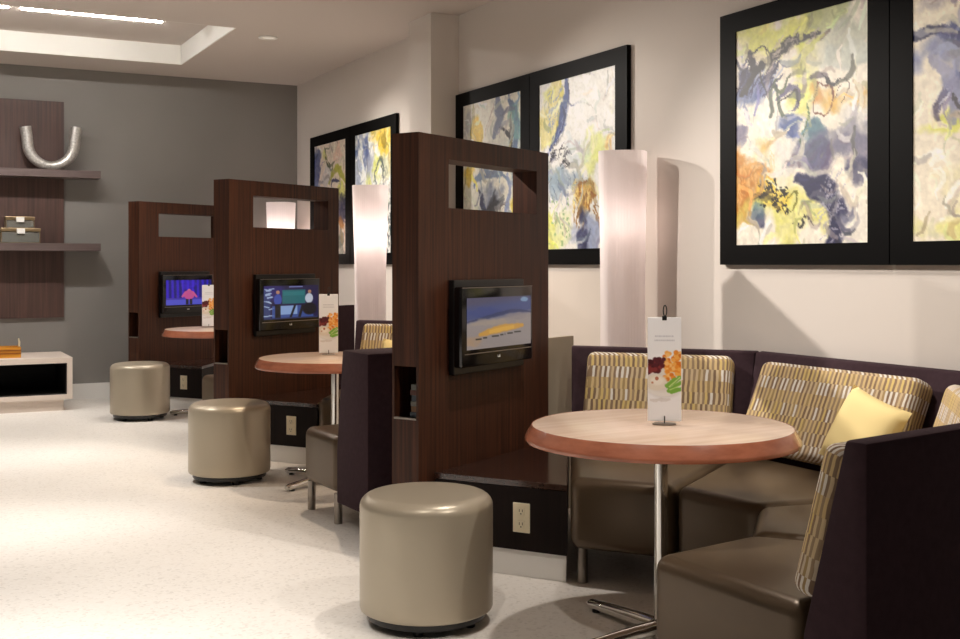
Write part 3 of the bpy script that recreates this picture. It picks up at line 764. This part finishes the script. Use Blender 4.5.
copy_tree(mc, (2.40, 6.63, .741), R(-17), 'upright menu card with food photo on the middle round table')
copy_tree(mc, (2.50, 9.96, .741), R(-14), 'upright menu card on the farthest round table, partly behind the middle partition')

# floor lamps
def lamp(label, x, y, w):
    t = thing('floor_lamp', label, 'lamp', (x, y, 0), R(20), 'tall white fabric column lamps')
    def rf(a, z):
        tw = .25*(z-.9)
        return 1+.075*math.cos(4*(a+tw))+.02*math.cos(8*(a+tw))+.005*math.cos(48*a)
    bm = bmesh.new(); prof = [(.122+.013*k/16+(.006 if k > 12 else 0)*(k-12)/4, .05+1.865*k/16) for k in range(17)]
    lathe(bm, prof, 192, rf)
    finish('shade', bm, M['shade'], t, 80)
    bm = bmesh.new(); lathe(bm, [(0, 0), (.13, 0), (.13, .02), (.02, .03), (0, .03)], 40); finish('base', bm, M['steel'], t, 40)
    bm = bmesh.new(); cyl(bm, 0, 0, .03, 1.42, .009, n=12); finish('stem', bm, M['steel'], t, 40)
    bm = bmesh.new(); bmesh.ops.create_uvsphere(bm, u_segments=16, v_segments=10, radius=.03); finish('bulb', bm, M['bulb'], t, 80, (0, 0, 1.46))
    d = bpy.data.lights.new('lamp_light', 'POINT'); d.energy = w; d.color = (1, .86, .80); d.shadow_soft_size = .08
    o = bpy.data.objects.new('lamp_light', d); C.objects.link(o); o.parent = t; o.location = (0, 0, 1.52)
    return t
lamp('tall white column lamp behind the nearest sofa, shadow on cream wall beside it', 3.60, 5.22, 1.1)
lamp('tall white column lamp in the middle booth, before the far pair of paintings', 3.39, 8.40, 2.6)
lamp('tall white fabric column lamp seen through the window slot of the middle partition', 3.52, 11.12, 5)

# ------------------------------------------------------------------ framed abstracts
def art(label, y0, y1, img):
    yc, w = (y0+y1)/2, y1-y0; z0, z1 = 1.294, 2.560
    t = thing('framed_painting', label, 'painting', (XW-.001, yc, (z0+z1)/2), R(-90), 'black framed abstract paintings')
    h = z1-z0; fx, fz = w*.108, .098; D = .03
    bm = bmesh.new()
    for a in ((-w/2, -w/2+fx, -h/2, h/2), (w/2-fx, w/2, -h/2, h/2), (-w/2+fx, w/2-fx, -h/2, -h/2+fz), (-w/2+fx, w/2-fx, h/2-fz, h/2)):
        box(bm, a[0], a[1], -D, -.001, a[2], a[3])
    finish('frame', bm, M['frame'], t, 0)
    picture('canvas', img, w-2*fx, h-2*fz, M['canvas'], t, (0, -D+.006, 0), (0, 0, 0))
    return t
art('right-hand large abstract, cut off by the right edge of the photo', 2.395, 3.492, art_b())
art('large blue, lime and ochre abstract above the sofa, dotted patch at lower left', 3.498, 4.605, art_a())
art('abstract with a sweeping blue arc, partly behind the nearest floor lamp', 5.432, 6.552, art_c())
art('abstract with dark blot and yellow, seen over and through the nearest partition', 6.558, 7.66, art_d())
art('abstract with yellow top and grey ring, behind the middle floor lamp', 8.79, 9.85, art_e())
art('abstract with blue left edge, leftmost on the cream wall', 9.856, 10.97, art_f())

# ------------------------------------------------------------------ grey wall: shelves, console
tag(finish('wood_panel', bx(-.9, 1.49, YG-.03, YG-.001, .79, 2.835), M['panelwood'], None, 0), 'brown wood panel on the grey wall behind the two shelves', 'wall panel')
for z0, lb in ((2.103, 'upper taupe wall shelf, carrying the silver U sculpture'), (1.419, 'lower taupe wall shelf, carrying the two glass boxes')):
    tag(finish('wall_shelf', bx(-.6, 1.79, YG-.27, YG-.032, z0, z0+.07, bev=.002, seg=1), M['shelfwood'], None, 0), lb, 'shelf', 'floating wall shelves')
bm = bmesh.new(); pts = []; rad = []
for k in range(29):
    a = math.pi+math.pi*k/28
    pts.append((.205*math.cos(a), 0, .255+.205*math.sin(a)))
pts = [(-.225, 0, .405), (-.218, 0, .36), (-.21, 0, .31)]+pts+[(.21, 0, .31), (.219, 0, .365), (.226, 0, .42)]
n_ = len(pts)
tube(bm, pts, [.040+.012*abs(math.cos(math.pi*k/(n_-1))) for k in range(n_)], 16, 1.0)
us = finish('u_sculpture', bm, M['silver'], None, 60, (1.36, YG-.16, 2.1735))
zmin = min(v.co.z for v in us.data.vertices)
us.location.z = 2.1735-zmin
tag(us, 'hammered silver U-shaped sculpture on the upper wall shelf', 'sculpture')
def glass_box(label, xc, w, d, h, z):
    t = thing('glass_box', label, 'box', (xc, YG-.17, z), 0, 'glass boxes on the lower shelf')
    bm = bmesh.new(); box(bm, -w/2+.006, w/2-.006, -d/2+.006, d/2-.006, .004, h-.034); finish('body', bm, M['glass'], t, 0)
    bm = bmesh.new()
    for sx in (-1, 1):
        for sy in (-1, 1): box(bm, sx*(w/2)-.006*(sx > 0), sx*(w/2)+.006*(sx < 0), sy*(d/2)-.006*(sy > 0), sy*(d/2)+.006*(sy < 0), 0, h-.03)
    box(bm, -w/2, w/2, -d/2, d/2, 0, .004); finish('frame', bm, M['brass'], t, 0)
    finish('lid', bx(-w/2-.004, w/2+.004, -d/2-.004, d/2+.004, h-.03, h, bev=.003), M['brass'], t, 0)
    finish('latch', bx(-.035, .035, -d/2-.012, -d/2-.004, h-.05, h-.004, bev=.002), M['white'], t, 0)
glass_box('larger glass and metal box at the bottom of the two-box stack on the lower shelf', 1.085, .335, .20, .135, 1.4895)
glass_box('smaller glass and metal box stacked on top of the larger box', 1.082, .245, .16, .105, 1.6255)

t = thing('media_console', 'low pale console with dark open front under the wall shelves', 'console', (.3, 11.045, 0), 0)
bm = bmesh.new(); x0, x1, y0, y1 = -1.2, 1.16, -.395, .40
box(bm, x0, x1, y0, y1, .42, .468); box(bm, x0, x1, y0, y1, .1, .142); box(bm, x1-.045, x1, y0, y1, .142, .42); box(bm, x0, x0+.045, y0, y1, .142, .42)
finish('carcass', bm, M['console'], t, 0)
finish('back_panel', bx(x0+.045, x1-.045, y1-.03, y1-.01, .142, .42), M['dark'], t, 0)
bm = bmesh.new(); box(bm, x0+.046, x1-.046, y0+.02, y1-.031, .1425, .146); box(bm, x1-.049, x1-.0455, y0+.02, y1-.031, .146, .419); box(bm, x0+.046, x1-.05, y0+.02, y1-.031, .416, .4195)
finish('lining', bm, M['dark'], t, 0)
finish('plinth', bx(x0+.04, x1-.07, y0+.03, y1-.05, 0, .1), M['console'], t, 0)
t = thing('amber_tray', 'small amber wooden tray with upright handle on the pale console', 'tray', (.88, 10.92, .4685), 0)
bm = bmesh.new(); box(bm, -.17, .17, -.1, .1, 0, .012); box(bm, -.17, .17, -.1, -.088, .012, .095); box(bm, -.17, .17, .088, .1, .012, .095); box(bm, -.17, -.158, -.088, .088, .012, .095); box(bm, .158, .17, -.088, .088, .012, .095)
finish('tray_body', bm, M['amber'], t, 0)
bm = bmesh.new()
for k in (.035, .062): box(bm, -.172, .172, -.104, -.1, k, k+.008)
finish('slats', bm, plain('amber_dark', (140, 78, 16), .5), t, 0)
bm = bmesh.new(); tube(bm, [(.164, 0, .09), (.166, 0, .13), (.16, 0, .165)], [.008, .009, .006], 10); finish('handle', bm, M['ivory'], t, 60)

# ------------------------------------------------------------------ ceiling fixtures
t = thing('recessed_downlight', 'small recessed downlight in the ceiling near the picture wall', 'ceiling light', (2.78, 9.13, ZC), 0)
bm = bmesh.new(); lathe(bm, [(.05, -.001), (.078, -.001), (.078, -.008), (.055, -.010), (.05, -.001)], 40); finish('trim_ring', bm, M['white'], t, 40)
bm = bmesh.new(); lathe(bm, [(0, -.003), (.049, -.003), (.049, -.001), (0, -.001)], 32); finish('lens', bm, glow('lens_glow', (255, 240, 210), .35), t, 40)
for x0, x1, lb in ((.93, 2.05, 'long white linear light inside the ceiling recess'), (-.6, .86, 'second linear light in the ceiling recess, entering at the left edge')):
    t = thing('linear_light', lb, 'ceiling light', ((x0+x1)/2, 9.70, ZC+.18), 0, 'linear lights in the ceiling recess')
    L = (x1-x0)/2
    finish('housing', bx(-L, L, -.018, .018, -.012, -.001), M['white'], t, 0)
    finish('diffuser', bx(-L+.01, L-.01, -.013, .013, -.026, -.0125, bev=.003), M['tube'], t, 0)
t = thing('air_vent', 'flush ceiling air vent at the top edge of the photo', 'vent', (1.62, 7.9, ZC), 0)
bm = bmesh.new(); box(bm, -.1, .1, -.16, -.145, -.006, -.001); box(bm, -.1, .1, .145, .16, -.006, -.001); box(bm, -.1, -.085, -.145, .145, -.006, -.001); box(bm, .085, .1, -.145, .145, -.006, -.001)
finish('vent_frame', bm, M['ceil'], t, 0)
bm = bmesh.new()
for k in range(9): box(bm, -.084, .084, -.14+.031*k, -.125+.031*k, -.004, -.001)
finish('louvres', bm, plain('vent_louvre', (150, 142, 134), .6), t, 0)
